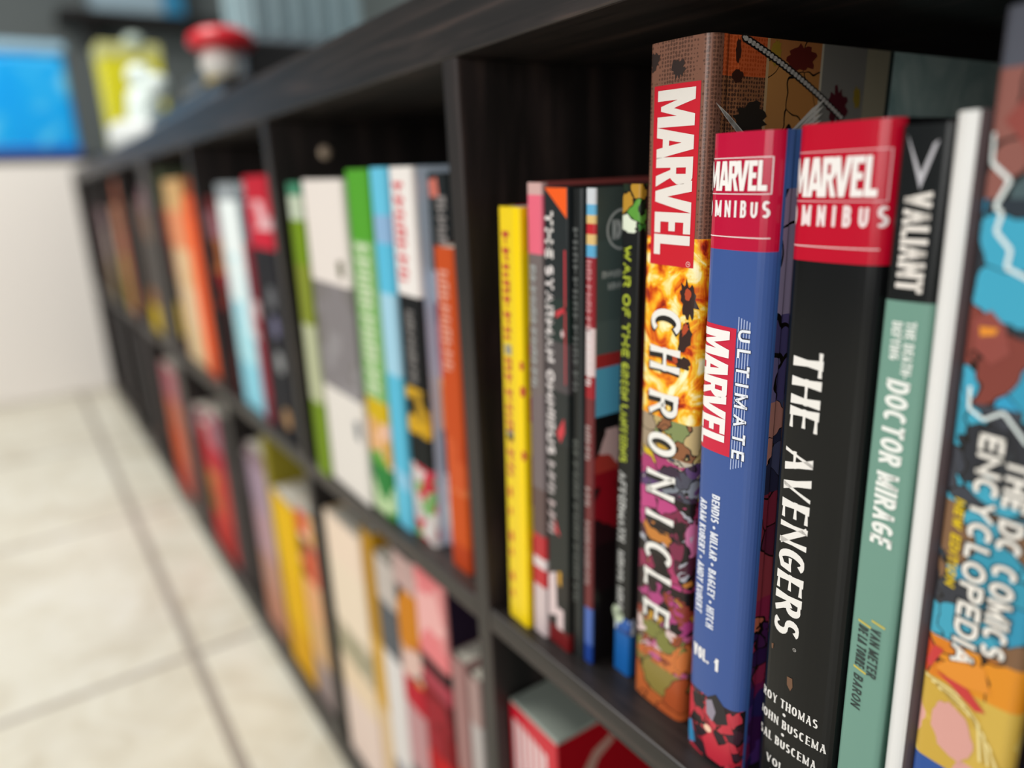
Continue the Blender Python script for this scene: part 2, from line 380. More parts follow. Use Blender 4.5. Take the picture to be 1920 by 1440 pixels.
# ------------------------------------------------------------------ bookcases
def bookcase(label, x0, cells, split_boards=True):
    """cells: list of (left, right) inner edges from left to right; origin on the floor"""
    r = empty('bookcase', (x0, 0, FLOOR), label, 'bookcase', 'black cube bookcases along the wall')
    D = .39; O = lambda a: a-x0
    L, Rr = cells[0][0]-TH, cells[-1][1]+TH; bv = .0012
    B = lambda n, a, c, y0, y1, z0, z1, m: box(n, O(a), O(c), y0, y1, z0-FLOOR, z1-FLOOR, m, r, bv)
    B('top_board', L, Rr, 0, D, CELL, TOP, WOOD)
    B('bottom_board', L+TH, Rr-TH, 0, D, FLOOR, FLOOR+TH, WOOD)
    B('side_panel', L, L+TH, 0, D, FLOOR, CELL, WOODV); B('side_panel', Rr-TH, Rr, 0, D, FLOOR, CELL, WOODV)
    for i in range(len(cells)-1):
        B('divider', cells[i][1], cells[i+1][0], 0.0005, D, FLOOR+TH, CELL, WOODV)
    for a, c in cells: B('shelf_board', a, c, .0008, D, -T, 0, WOOD)
    box('shade_backing', O(L+.004), O(Rr-.004), D, D+.004, .004, TOP-FLOOR-.004, WOODV, r)  # added dark sheet, stands in for the shade behind open-backed cubes
    return r, O
A_cells = [(-1.045, -.710), (-.694, -.359), (-.343, -.008), (.008, .343)]
B_cells = [(-2.510, -2.175), (-2.159, -1.824), (-1.808, -1.473), (-1.457, -1.122)]
caseA, OA = bookcase('long black-brown cube bookcase in the foreground with two rows of open cubes', -.351, A_cells)
caseB, OB = bookcase('far black-brown cube bookcase ending at the white cabinet', -1.816, B_cells)
sc = lathe('screw_cap', [(.0005, -.001), (.0055, -.001), (.0062, .0006), (.0045, .0018), (.001, .0022)], flat('b9a48f', .35), caseA, 18)
sc.rotation_euler = (0, math.pi/2, 0); sc.location = (OA(-.3428), .055, .305-FLOOR)

# ------------------------------------------------------------------ near books (upper right cube)
G0 = 'comic books standing in the near upper cube'
K = '14110f'
# yellow
b = Book('paperback_book', 'thin bright yellow paperback with red lettering beside the dark divider', .0215, .008, 0, .0205, .256, .168,
    book_mat('yellow_cover', ('bands', 'x', [(-1, 'e8c81e'), (.0145, 'f2cf00')]), ('patch', 40, 0, ['e6c21a', 'b8862a', 'c2312b'])), 2.0, group=G0)
b.decal('red_lettering', marks(7, .0062, .062), 'b52a34', .0035, .243)
b.decal('red_lettering', marks(8, .006, .075), 'b8303a', .0035, .172)
b.decal('grey_ornament', [rect(0, .006, 0, .0065), rect(.052, .058, 0, .0065)], '8f8b80', .0033, .180)
b.decal('red_spatter', [[(u+.0015*math.cos(a*.9)*s, v+.003*math.sin(a*.9)*s) for a in range(7)] for u, v, s in [(.019, .17, 1), (.0192, .155, 1.2), (.0192, .116, 1.1), (.0052, .088, 1.3), (.005, .075, 1), (.0052, .058, 1.4), (.005, .047, 1), (.0052, .03, 1.3), (.005, .018, 1)]], 'c23a24', 0, 0, 'flat')
# pink and grey
b = Book('paperback_book', 'slim grey paperback with a pink head beside the yellow one', .0443, .011, 0, .0124, .268, .168,
    book_mat('pink_grey_cover', ('bands', 'z', [(-1, 'cbb9b9'), (.034, 'b8242c'), (.046, 'd8c9c9'), (.053, 'b3262e'), (.068, '5d4a48'), (.098, '6e6264'), (.155, '6f6463'), (.232, 'e0667c'), (.262, 'c9a39f')]), 'a8534f'), 2.0, group=G0)
b.decal('grey_lettering', marks(12, .0048, .068), '9fa3a2', .0024, .226)
# black with white block letters and orange corner
b = Book('hardcover_book', 'black book with heavy white vertical lettering and an orange triangle at its head', .0574, .0125, 0, .0192, .2655, .17,
    book_mat('black_orange_cover', ('bands', 'z', [(-1, '6d1316'), (.012, '1c1c1b'), (.033, '23201e'), (.05, '202422'), (.13, '262a2a'), (.16, '4a4446'), (.187, '23302d'), (.21, '23282a')]), '252222'), 1.9, hard=True, rc=.001, group=G0)
b.decal('orange_triangle', [[(.001, .2650), (.0187, .2650), (.0187, .2505)]], 'ee5a12', 0, 0, 'flat')
b.decal('white_lettering', text('THE', .0068, .0235, st=.0018, gap=.0008), 'dcd6d3', .001, .2535)
b.decal('white_lettering', text('STARMAN', .0068, .0515, st=.0018, gap=.0008), 'dcd4d3', .001, .2265)
b.decal('white_lettering', text('OMNIBUS', .007, .049, st=.0018, gap=.0008), 'd8cfce', .001, .1705)
b.decal('white_lettering', marks(3, .0062, .021), 'b5abab', .0015, .1175)
b.decal('white_lettering', marks(3, .0062, .022), 'b5a3a3', .0015, .0935)
b.decal('red_art', [[(.0095,.203),(.0175,.2065),(.0178,.2045),(.0095,.1995)], [(.0165,.235),(.0178,.235),(.0178,.165),(.017,.165)], [(.0095,.136),(.016,.146),(.0165,.138),(.013,.131)], [(.0075,.083),(.012,.0735),(.0065,.0755)]], 'c4303c', 0, 0, 'flat')
b.decal('pale_art', [[(.0135,.192),(.0148,.1945),(.0162,.192),(.0148,.1895)], [(.001,.045),(.0075,.049),(.0085,.02),(.001,.017)], [(.0088,.026),(.0145,.026),(.0145,.012),(.0085,.012)]], 'd9c3c3', 0, 0, 'flat')
b.decal('gold_mark', [[(.0095,.05),(.0125,.051),(.0125,.041),(.0098,.042)]], 'd09a20', 0, 0, 'flat')
# black with grey letters
b = Book('paperback_book', 'black paperback with dim grey lettering right of the orange-cornered book', .0774, .015, 0, .0078, .2645, .17,
    book_mat('dim_black_cover', ('bands', 'x', [(-1, '1a1c1c'), (.0056, '2b2f30')]), '222526'), 1.8, group=G0)
b.decal('grey_lettering', marks(14, .0034, .085), '5b5e5d', .0012, .246)
b.decal('grey_lettering', marks(16, .0034, .1), '565a56', .0012, .135)
# thin red spine with dark teal cover showing
tealside = ('bands', 'z', [(-1, '151112'), (.045, '1c1013'), (.075, ('patch', 26, 0, ['8f1420', '7c0f1a', '1a1314', '2a1216'])), (.118, ('patch', 40, 0, ['c9a9a6', 'a8382f', '1c1716'])), (.142, '141516'), (.150, ('bands', 'y', [(-1, '58a9cb'), (.036, '17191a')])), (.176, 'a5302f'), (.183, '52615f'), (.2, '4a5957'), (.24, '46524f')])
b = Book('paperback_book', 'thin red paperback whose dark teal front cover shows at its right', .0858, .0162, 0, .0068, .2645, .17,
    book_mat('red_teal_cover', ('bands', 'z', [(-1, '1b3f8e'), (.012, '4a67ad'), (.036, '6b2a2c'), (.16, '9a1c26'), (.172, 'd9c4c4'), (.197, '8e1b26'), (.232, '5aa3cb'), (.238, 'd9b878'), (.243, 'b8242c'), (.248, 'd9b878'), (.252, '62a9cf'), (.257, 'c9cdd2')]), tealside, ys=.0015), 1.9, group=G0)
b.decal('pale_lettering', marks(9, .0034, .036), 'c58a8c', .0014, .2305)
b.decal('white_lettering', marks(8, .004, .03), 'ddd3d3', .0012, .196)
b.decal('pale_lettering', marks(5, .0036, .02), 'a89593', .0012, .145); b.decal('pale_lettering', marks(3, .0036, .012), 'a89593', .0012, .11); b.decal('pale_lettering', marks(10, .0036, .04), 'a08a88', .0012, .09)
ringp = lambda cx, cz, r0, r1, a0=0, a1=360, n=24: [[(cx+r0*math.cos(p), cz+r0*math.sin(p)), (cx+r1*math.cos(p), cz+r1*math.sin(p)), (cx+r1*math.cos(q), cz+r1*math.sin(q)), (cx+r0*math.cos(q), cz+r0*math.sin(q))] for p, q in [(math.radians(a0+(a1-a0)*i/n), math.radians(a0+(a1-a0)*(i+1)/n)) for i in range(n)]]
def side_text(s, H, L, y, z, **k): return [[(y+x, z+v) for x, v in p] for p in text(s, H, L, **k)]
b.side_decal('publisher_emblem', ringp(.0175, .2445, .0088, .0100) + side_text('DC', .0095, .0135, .0112, .2398, st=.0026), 'b9bfbd')
b.side_decal('small_white_lettering', [[(.005+x*.7, .2215+v) for x, v in p] for p in marks(8, .0034, .026)] + [[(.009+x*.7, .2155+v) for x, v in p] for p in marks(5, .0034, .016)], 'b4bbb8')
# black with yellow-green letters
b = Book('paperback_book', 'black paperback with yellow-green and white lettering beside the tall art-covered hardback', .1015, .025, 0, .0122, .2655, .17,
    book_mat('black_green_cover', ('bands', 'z', [(-1, '155fa8'), (.026, ('patch', 90, 0, ['2a5aa5', 'c6d2dc', '23407c'])), (.036, '131415'), (.2435, ('patch', 110, .05, ['dfe6d2', '3c7d32', 'e9ecd9', '5d9a3c', '1d2a1c', 'b88a2e']))]), ('bands', 'z', [(-1, '26272b'), (.13, '5b1a26'), (.2, '4d2a2c')])), 1.9, group=G0)
b.decal('green_lettering', text('WAR', .0052, .0195, st=.0011, gap=.0006), 'b7c437', .0022, .2375)
b.decal('green_lettering', text('OF', .0052, .011, st=.0011, gap=.0006), 'b7c437', .0022, .2145)
b.decal('green_lettering', text('THE', .0052, .017, st=.0011, gap=.0006), 'b7c437', .0022, .2005)
b.decal('green_lettering', text('GREEN LANTERNS', .0052, .053, st=.0011, gap=.0006), 'b3bf38', .0022, .1805)
b.decal('white_lettering', text('AFTERMATH', .0052, .040, st=.0011, gap=.0007), 'cfcfcc', .0022, .122)
b.decal('white_lettering', marks(5, .0044, .019), 'bdbdba', .0026, .076)
b.decal('white_lettering', marks(5, .0044, .019), 'bdbdba', .0026, .054)
b.decal('round_emblem', [[(.0005+.0052*math.cos(a*.5236)+.002, .036+.0052*math.sin(a*.5236)) for a in range(12)]], 'c3d0b4', 0, 0, 'flat')

# tall art-covered hardback
fire = ('flame', 70, ['7e1408', 'c8400a', 'ee8a12', 'f6c22a', 'fbe9a8', 'fdf3cf'])
pinkart = ('layer', 45, ('patch', 70, .02, ['b8447e', 'a53a64', 'c8709a', '7a2a46', 'c07a34', '4a2030']), ('patch', 120, .03, ['1d1716', '3a2230', '8a2a4c', 'a9a9b2', '241a1a']))
cha = ('bands', 'z', [(-1, ('patch', 55, .02, ['b3572c', 'a94f28', 'b8602f', '8a7a3c'])), (.026, ('layer', 60, ('patch', 80, .01, ['d8c0bd', 'c9733a', 'b8602f']), ('patch', 110, .02, ['7a7a3c', 'b85a84', '8a4428', '5c4c40']))),
      (.05, ('layer', 55, ('patch', 90, .02, ['1b1615', '2a1c1c', '8a3a2a']), ('patch', 80, .02, ['a8407a', 'b85c88', '7a3428', 'c09030', '2a1c1c']))), (.075, pinkart), (.122, ('layer', 50, ('patch', 80, .02, ['a53a6c', 'b84a88', '5a3f6c', 'd0b020', '3a2a3c']), ('patch', 110, .03, ['7a7f8a', '3a3f5c', 'b8ad9c', '4a4a58']))),
      (.142, ('patch', 110, .03, ['b9a36a', '9c8a72', '7f8a58', 'c0a878', '8c5a3a', 'c49a34'])), (.160, fire), (.2425, ('dots', 650, '5a3d31', '7d5646'))])
side_ch = ('bands', 'y', [(-1, ('bands', 'z', [(-1, ('dots', 620, '4c3226', '8a5a3c')), (.3055, ('dots', 620, 'a84620', 'c05a30'))])), (.0328, 'b3936c'), (.0345, ('patch', 30, .01, ['a8713c', 'b07a44', 'a66a3c', '9a6434'])), (.0700, 'b5ab96'), (.0715, ('patch', 14, 0, ['74716a', '7c7970', '6d6a62'])), (.105, '8f8872'), (.124, '2c3634'), (.1275, ('flame', 22, ['7f9c99', 'a3bab5', 'c2d3cc']))])
b = Book('hardcover_book', 'tallest hardback with fiery comic art and a red logo panel down its spine', .1216, .0215, 0, .0345, .3205, .262,
    book_mat('comic_art_cover', cha, side_ch, ys=.0065, rough=.24), 1.6, hard=True, rc=.004, bulge=.0012, group=G0)
o = b.decal('logo_panel', [rect(0, .0735, 0, .0252)], 'c80f26', .0050, .3038, lift=.00012)
b.decal('logo_lettering', marvel(.0670, .0205), 'e6dfd8', .0075, .3018, lift=.00026)
b.decal('registered_mark', text('@', .0028), 'e9b9b4', .0262, .2332, lift=.00026)
for ch, v, wd in [('C', .2112, .0125), ('H', .1935, .0108), ('R', .1722, .0115), ('O', .1525, .0112), ('N', .1325, .0125), ('I', .1105, .004), ('C', .0945, .0115), ('L', .0785, .0095), ('E', .0605, .0095)]:
    wf = G[ch][0] or 1; st = .0030
    b.decal('title_shadow', [[(x+.0012, y-.0009) for x, y in p] for p in glyph(ch, .0190, wd/wf, st+.0014, .8, .1)[1]], '15110f', .0070, v, lift=.0002)
    b.decal('title_letter', glyph(ch, .0185, wd/wf, st, .8, .12)[1], 'ebe8e2', .0070, v, lift=.00032)
b.decal('dark_figure_art', [blob(.0285, .2165, .0042, .0085, 3, .15, 28, .35), blob(.0275, .2000, .0040, .0065, 4, -.3), blob(.0265, .1880, .0045, .0030, 5)], '2e120c', 0, 0, 'flat', lift=.00012)
b.decal('flame_highlight', [blob(.0282, .2190, .0017, .0028, 6, 0, 18, .2), blob(.0275, .2035, .0016, .0035, 8, -.3, 18, .4), blob(.0225, .1895, .0016, .0022, 9, .4, 16, .3)], 'b5451f', 0, 0, 'flat', lift=.0002)
b.decal('dark_patch', [blob(.0045, .3135, .0034, .0036, 11, 0, 24, .4), blob(.0185, .3095, .0038, .0040, 12, .4, 24, .4)], '2f211c', 0, 0, 'flat', lift=.00012)
# printed chain, dark patch and pale feathers on its front cover
ch = []
for i in range(60):
    t = i/59; y = .0178+.0705*t; z = .3198-.0215*t-.0075*t*t; r = .0010 if i % 2 else .0006
    ch.append([(y+r*math.cos(a*math.pi/4)*1.5, z+r*math.sin(a*math.pi/4)) for a in range(8)])
b.side_decal('chain_outline', [[(y+(y-sum(q[0] for q in p)/8)*.7, z+(z-sum(q[1] for q in p)/8)*.7) for y, z in p] for p in ch], '201c1a', lift=.00014)
b.side_decal('printed_chain', ch, 'b4aea6', lift=.00026)
b.side_decal('dark_patch', [blob(.0245, .2890, .0105, .0075, 21, 0, 30, .3)], '2b241e')
b.side_decal('dark_patch', [blob(.0150, .3150, .0016, .0045, 22, 0, 20, .2)], '3a2018')
b.side_decal('dark_patch', [blob(.0150, .3055, .0036, .0026, 23, 0, 20, .2)], '3a2018')
b.side_decal('ochre_patch', [blob(.0385, .3155, .0032, .0050, 24, -.2, 22, .25)], '9a7a28', lift=.0001)
b.side_decal('maroon_patch', [blob(.0560, .3140, .0100, .0052, 25, 0, 26, .25)], '5c1f18', lift=.0001)
b.side_decal('maroon_patch', [blob(.0850, .2960, .0070, .0080, 26, .5, 26, .4)], '4c1720', lift=.0001)
b.side_decal('ochre_patch', [blob(.0995, .2995, .0028, .0050, 27, .2, 20, .25)], '857026', lift=.0001)
def feather(y0, z0, y1, z1, w):
    dy, dz = y1-y0, z1-z0; l = math.hypot(dy, dz); ny, nz = -dz/l*w, dy/l*w
    return [(y0+ny, z0+nz), (y0+dy*.7+ny*1.2, z0+dz*.7+nz*1.2), (y1, z1), (y0+dy*.7-ny, z0+dz*.7-nz), (y0-ny, z0-nz)]
fe = [feather(.0265-.0006*k, .2795-.0003*k, .0030+.0030*k, .2955-.0020*k, .0009) for k in range(6)] + [feather(.0470+.0008*k, .2800-.0003*k, .0750-.0004*k, .2985-.0030*k, .0012) for k in range(6)]
b.side_decal('pale_feather_art', fe, 'd0cac0', lift=.0003)

# blue hardback
purple = ('bands', 'y', [(-1, '3f62a4'), (.0062, ('bands', 'z', [(-1, ('patch', 60, 0, ['3a1848', '6a1f4c', '2a2358', '4a2a6c'])), (.045, ('patch', 60, .03, ['c26a50', '8a2848', '47204e', '321a48'])), (.09, ('patch', 40, .02, ['7a2a3c', '8f3a44', '5e2338'])), (.14, ('patch', 60, .01, ['2a2c44', '464a68', '191a2c', 'b07a70'])), (.18, ('patch', 30, .02, ['4b4470', '564c7c', '6b628c'])), (.215, ('patch', 30, .02, ['a58fa0', '9587a4', '7d7699'])), (.262, '4c72b4')]))])
b = Book('hardcover_book', 'blue hardback with a red head and tilted red panel, marked first volume', .164, .016, 0, .0310, .2825, .185,
    book_mat('blue_cover', ('bands', 'z', [(-1, ('patch', 170, .03, ['1f171b', 'b52a3a', '2a1c24', 'c23a48', '3c2430', '8a2030'])), (.0345, '3b5592'), (.2395, 'b81038')]), purple, ys=.0045, rough=.22), 1.2, hard=True, rc=.005, bulge=.0022, group=G0)
b.decal('logo_frame', frame_rect(.0008, .0292, .2602, .2735, .00035), 'eadada', 0, 0, 'flat')
b.decal('logo_lettering', marvel(.0268, .0108), 'f0ebe8', .0010, .2615, 'flat', lift=.0003)
b.decal('omnibus_lettering', text('OMNIBUS', .0062, .0288, st=.0010, gap=.0020, Wd=.0032), 'eee6e4', .0003, .2518, 'flat')
b.decal('white_rule', [rect(0, .0290, 0, .0004)], 'ecd8d8', .0005, .2443, 'flat')
sh = lambda ps, k: [[(x-k*y, y) for x, y in p] for p in ps]
b.decal('tilted_logo_panel', [[(0, -.0006), (.0545, -.0006), (.0545, .0184), (.0005, .0184)]], 'c8143a', .0006, .2098, lift=.00012)
b.decal('logo_lettering', marvel(.0505, .0150), 'f0ebe8', .0012, .2078, lift=.00028)
b.decal('lettering_glow', [rect(-.004+.0004*i, .060-.0006*i, .0003+.0012*i, .0007+.0012*i) for i in range(5)], 'aebbe0', .0194, .2102, lift=.00012)
b.decal('lettering_shadow', text('ULTIMATE', .0063, .0545, st=.0016, gap=.0022), '1c2340', .0196, .2096, lift=.0002)
b.decal('title_lettering', text('ULTIMATE', .0058, .0540, st=.0011, gap=.0022), 'e9ecf4', .0200, .2094, lift=.0003)
b.decal('author_lettering', text('BENDIS * MILLAR * BAGLEY * HITCH', .0044, .0655, st=.0008, gap=.0005), 'dfe3ee', .0112, .1362)
b.decal('author_lettering', text('ADAM KUBERT * ANDY KUBERT', .0042, .0565, st=.00078, gap=.0005), 'dfe3ee', .0042, .1318)
b.decal('volume_lettering', text('VOL.', .0064, .0100, st=.0012, gap=.0005), 'eceaea', .0042, .0518, 'flat')
b.decal('volume_lettering', text('1', .0066, Wd=.006, st=.0016), 'eceaea', .0172, .0508, 'flat')
b.decal('red_art', [[(.0125,.0105),(.018,.018),(.022,.012),(.027,.0165),(.029,.006),(.024,.0015),(.016,.002)], [(.0005,.028),(.004,.034),(.0065,.022),(.003,.014)], [(.022,.026),(.026,.03),(.0285,.022),(.024,.020)]], 'c22a3c', 0, 0, 'flat', lift=.00012)
b.decal('blue_art', [[(.0008,.012),(.005,.015),(.008,.004),(.0035,.0015)]], '2f86b8', 0, 0, 'flat', lift=.0002)
b.decal('bright_spot', [[(.0155+.0022*math.cos(a*.6283), .0175+.0019*math.sin(a*.6283)) for a in range(10)]], 'f3cdb0', 0, 0, 'flat', lift=.00022)
b.decal('dark_art', [[(.0140,.034),(.019,.0385),(.024,.034),(.026,.026),(.020,.0225),(.015,.026)]], '1f1a20', 0, 0, 'flat', lift=.00016)
b.decal('grey_art', [[(.0138,.0325),(.017,.0345),(.0195,.029),(.018,.023),(.0145,.0255)]], '8f8796', 0, 0, 'flat', lift=.0002)

# black hardback
avside = ('bands', 'y', [(-1, '121315'), (.008, ('bands', 'z', [(-1, ('patch', 100, .03, ['8a929c', 'b0402c', '30343c', 'a8a0a0'])), (.035, ('patch', 55, .06, ['9a5a7c', 'c09aa8', '7a2848', 'a87a94'])), (.062, ('patch', 70, .05, ['141214', 'b8512f', '1b1718', 'a33024'])), (.1, ('patch', 26, .02, ['8e1a22', 'a31f28', '141214'])), (.15, '141416')]))])
b = Book('hardcover_book', 'thick black hardback with large white title and a red head', .2015, .02, 0, .0368, .2828, .19,
    book_mat('black_cover', ('bands', 'z', [(-1, '0d0e0f'), (.2368, 'b80a28')]), avside, ys=.005, rough=.2), .6, hard=True, rc=.0055, bulge=.0022, group=G0)
b.decal('logo_frame', frame_rect(.0006, .0352, .2572, .2738, .00035), 'e0a9ae', 0, 0, 'flat')
b.decal('logo_lettering', marvel(.0318, .0130), 'efe9e6', .0006, .2588, 'flat', lift=.0003)
b.decal('omnibus_lettering', text('OMNIBUS', .0070, .0358, st=.0012, gap=.0028, Wd=.0034), 'ecdcdc', -.0001, .2490, 'flat')
b.decal('white_rule', [rect(0, .0335, 0, .0004)], 'e6c4c6', .0008, .2418, 'flat')
fl = dict(contrast=.42, flare=.22, st=.0031, gap=.0011)
b.decal('title_lettering', text('THE', .0128, .0305, **fl), 'e8e4df', .0066, .2045)
b.decal('title_lettering', text('AVENGERS', .0126, .0815, **fl), 'e8e4df', .0060, .1660)
b.decal('registered_mark', text('@', .0019), 'b9b5b0', .0160, .0815)
nm = dict(contrast=.55, flare=.15, st=.00082, gap=.0006)
b.decal('author_lettering', text('ROY THOMAS', .0043, .0270, **nm), 'e2dfdb', .0024, .0500, 'flat')
b.decal('author_lettering', text('*', .0045), 'e2dfdb', .0138, .0452, 'flat'); b.decal('author_lettering', text('*', .0045), 'e2dfdb', .0138, .0352, 'flat')
b.decal('author_lettering', text('JOHN BUSCEMA', .0043, .0320, **nm), 'e2dfdb', .0014, .0402, 'flat')
b.decal('author_lettering', text('SAL BUSCEMA', .0043, .0282, **nm), 'e2dfdb', .0020, .0302, 'flat')
b.decal('volume_lettering', text('VOL.', .0040, .0105, **nm), 'e2dfdb', .0070, .0186, 'flat'); b.decal('volume_lettering', text('ONE', .0040, .0095, **nm), 'e2dfdb', .0090, .0120, 'flat')
b.decal('worn_fleck', [[(.0145,.0665),(.0170,.0668),(.0175,.0630),(.0165,.0605),(.0148,.0625)], [(.0056,.077),(.0066,.0775),(.0066,.075),(.0058,.0748)]], '6a4a34', 0, 0, 'flat', rough=.7)

# black and green hardback
gm = NT('green_black_cover', .3)
b = Book('hardcover_book', 'sea-green book with a black head between black hardback and silver spine', .2390, .02, 0, .0160, .2800, .175,
    book_mat('green_black_cover', ('bands', 'z', [(-1, '6d9486'), (.2260, '101314')]), ('bands', 'z', [(-1, '5d8878'), (.226, '1b2429')]), ys=.003, rough=.26), .6, hard=True, rc=.0022, bulge=.0004, group=G0)
b.decal('publisher_emblem', [[(.0024,.2772),(.0034,.2752),(.0078,.2655),(.0080,.2608)], [(.0122,.2752),(.0108,.2742),(.0078,.2655),(.0080,.2608)]], 'b6b4ba', 0, 0, 'flat')
b.decal('publisher_lettering', text('VALIANT', .0086, .0310, st=.0017, gap=.0006), 'e4ddd6', .0036, .2600)
b.decal('small_lettering', text('THE DEATH-', .0034, .0188, st=.00068, gap=.0004), 'dfe4de', .0084, .2196); b.decal('small_lettering', text('DEFYING', .0034, .0128, st=.00068, gap=.0004), 'dfe4de', .0040, .2192)
b.decal('title_lettering', text('DOCTOR MIRAGE', .0078, .0605, st=.00155, gap=.0008, slant=.08), 'e9ebe6', .0042, .2000)
sl = [[(0, 0), (.0008, 0), (.0018, .0050), (.0010, .0050)]]
b.decal('yellow_slash', sl, 'c6b54c', .0082, .1092); b.decal('yellow_slash', sl, 'c6b54c', .0032, .1070); b.decal('yellow_slash', sl, 'c6b54c', .0032, .0872)
b.decal('author_lettering', text('VAN METER', .0038, .0205, st=.0007, gap=.0006, slant=.15), '2c3a38', .0082, .1062)
b.decal('author_lettering', text('DE LA TORRE', .0038, .0175, st=.0007, gap=.0005, slant=.15), '2c3a38', .0036, .1052); b.decal('author_lettering', text('BARON', .0038, .0145, st=.0007, gap=.0006, slant=.15), '2c3a38', .0036, .0840)

# silver spine; brown right strip is painted shade of its rounding
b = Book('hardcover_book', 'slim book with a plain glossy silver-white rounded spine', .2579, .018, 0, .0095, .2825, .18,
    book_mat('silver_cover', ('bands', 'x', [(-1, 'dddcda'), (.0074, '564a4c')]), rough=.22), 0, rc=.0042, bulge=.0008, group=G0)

# big encyclopedia
dcart = ('bands', 'z', [(-1, '2a4f94'), (.068, ('patch', 60, 0, ['caa84a', 'd8bc62', 'd9a096', 'cf9a90', 'c4a040'])), (.1005, ('patch', 46, .02, ['d98a22', 'e09a2a', 'c8461f', 'd6b13c', 'd27a1c'])), (.116, ('patch', 80, .02, ['338fa9', '35373e', '409cb6', '3c3f48', '2f8dae', '7a5a40'])),
     (.165, ('patch', 80, .02, ['2f3238', '3a3d46', '3592ac', '2a2c33', '3c9db8'])), (.198, ('patch', 70, .02, ['3292b2', '40a0be', '2c343c', '7c3c34', '3a3f48', '2f96be'])), (.258, ('patch', 34, .02, ['4a5c60', '3c4146', '8a5850', '3c90a4', '4c4a50'])), (.2925, '50525c')])
b = Book('hardcover_book', 'large encyclopedia with blue comic art and big white vertical lettering', .2678, .018, 0, .0300, .3080, .255,
    book_mat('encyclopedia_cover', dcart, '4a3c3e', ys=.006, rough=.26), 0, hard=True, rc=.0035, bulge=.0006, group=G0)
hv = dict(st=.00145, gap=.0006, slant=.06)
for (s_, H, L, u, v) in (('ENCYCLOPEDIA', .0071, .0795, .0086, .1895), ('THE DC COMICS', .0068, .0665, .0170, .1836)):
    b.decal('title_outline', text(s_, H+.0012, L+.0012, st=.0026, gap=.0002, slant=.06), '14181c', u-.0006, v+.0006, lift=.0002)
    b.decal('title_lettering', text(s_, H, L, **hv), 'e9e4dc', u, v, lift=.00032)
b.decal('yellow_lettering', text('NEW EDITION', .0031, .0305, st=.00075, gap=.0004, slant=.2), 'd8b800', .0040, .1665, lift=.00028)
def zig(pts, w): 
    out = []
    for (a, c), (d, e) in zip(pts[:-1], pts[1:]):
        l = math.hypot(d-a, e-c); nx, ny = -(e-c)/l*w, (d-a)/l*w
        out.append([(a-nx, c-ny), (d-nx, e-ny), (d+nx, e+ny), (a+nx, c+ny)])
    return out
b.decal('pale_lightning', zig([(.0015,.276),(.002,.268),(.0075,.263),(.0045,.256),(.0065,.254),(.0055,.249),(.010,.244),(.0095,.239),(.016,.236),(.022,.228),(.028,.225)], .0006), 'dfe9e8', 0, 0, 'flat', lift=.00022)
b.decal('pale_lightning', zig([(.004,.203),(.0045,.196),(.009,.1935),(.014,.197),(.021,.189),(.026,.188)], .0005), 'dfe9e8', 0, 0, 'flat', lift=.00022)
b.decal('rust_patch', [[(.0025,.223),(.007,.2265),(.0115,.222),(.0135,.2145),(.009,.2105),(.004,.2145)], [(.004,.279),(.010,.286),(.016,.283),(.019,.262),(.014,.255),(.010,.272)]], '8a4038', 0, 0, 'flat', lift=.00014)
b.decal('orange_patch', [[(.0045,.2215),(.0095,.2215),(.0092,.2195),(.0050,.2185)], [(.0045,.1045),(.012,.1145),(.019,.112),(.0215,.104),(.012,.1015)]], 'dd8a24', 0, 0, 'flat', lift=.0002)
b.decal('red_patch', [[(.001,.105),(.0035,.1125),(.0065,.112),(.003,.1035)], [(.005,.1032),(.015,.1022),(.021,.0965),(.018,.0955),(.012,.0992)]], 'c23232', 0, 0, 'flat', lift=.00026)
b.decal('peach_patch', [blob(.0120, .0835, .0066, .0105, 31, .25, 30, .08)], 'd39a90', 0, 0, 'flat', lift=.0002)
for k in range(6):
    b.decal('straw_art', zig([(.0015+.0012*k, .1000-.0006*k), (.0120+.0010*k, .0985-.0012*k), (.0195+.0010*k, .0915-.0016*k), (.0215+.0012*k, .078)], .0004), ('e6d594', 'b8953a')[k % 2], 0, 0, 'flat', lift=.0003)
b.decal('pale_emblem', ringp(.0145, .2985, 0, .0062, n=16), 'a9a6a8', 0, 0, 'flat', lift=.0002)
# dark neighbour at the frame edge
b = Book('hardcover_book', 'dark brown and navy book right of the large encyclopedia, cut by the frame', .2984, .024, 0, .0300, .300, .2,
    book_mat('brown_navy_cover', ('bands', 'z', [(-1, '16243f'), (.08, ('patch', 50, .03, ['7a4a1e', '2a1c14', '8a5a22', '3c1a14'])), (.13, '5a3a16')]), '221a16', rough=.35), 0, hard=True, rc=.003, group=G0)

# ------------------------------------------------------------------ other cubes
Z1 = -T-CELL
def fb(label, x, w, h, spine, y=.012, z=0, lean=0, d=.17, group=None, hard=False, side=None, deco=(), rc=None):
    """x is the foot of the left edge"""
    b = Book('hardcover_book' if hard else 'paperback_book', label, x, y, z, w, h, d, book_mat('cover_print', spine, side, rough=.6, spec=.1), lean, hard, rc or min(.003, w*.2), group=group)
    for nm, polys, hx, u, v, mode in deco: b.decal(nm, polys, hx, u, v, mode)
    return b
Z = lambda *st: ('bands', 'z', list(st))
def lett(n, H, L, hx, u, v): return ('lettering', marks(n, H, L), hx, u, v, 'down')

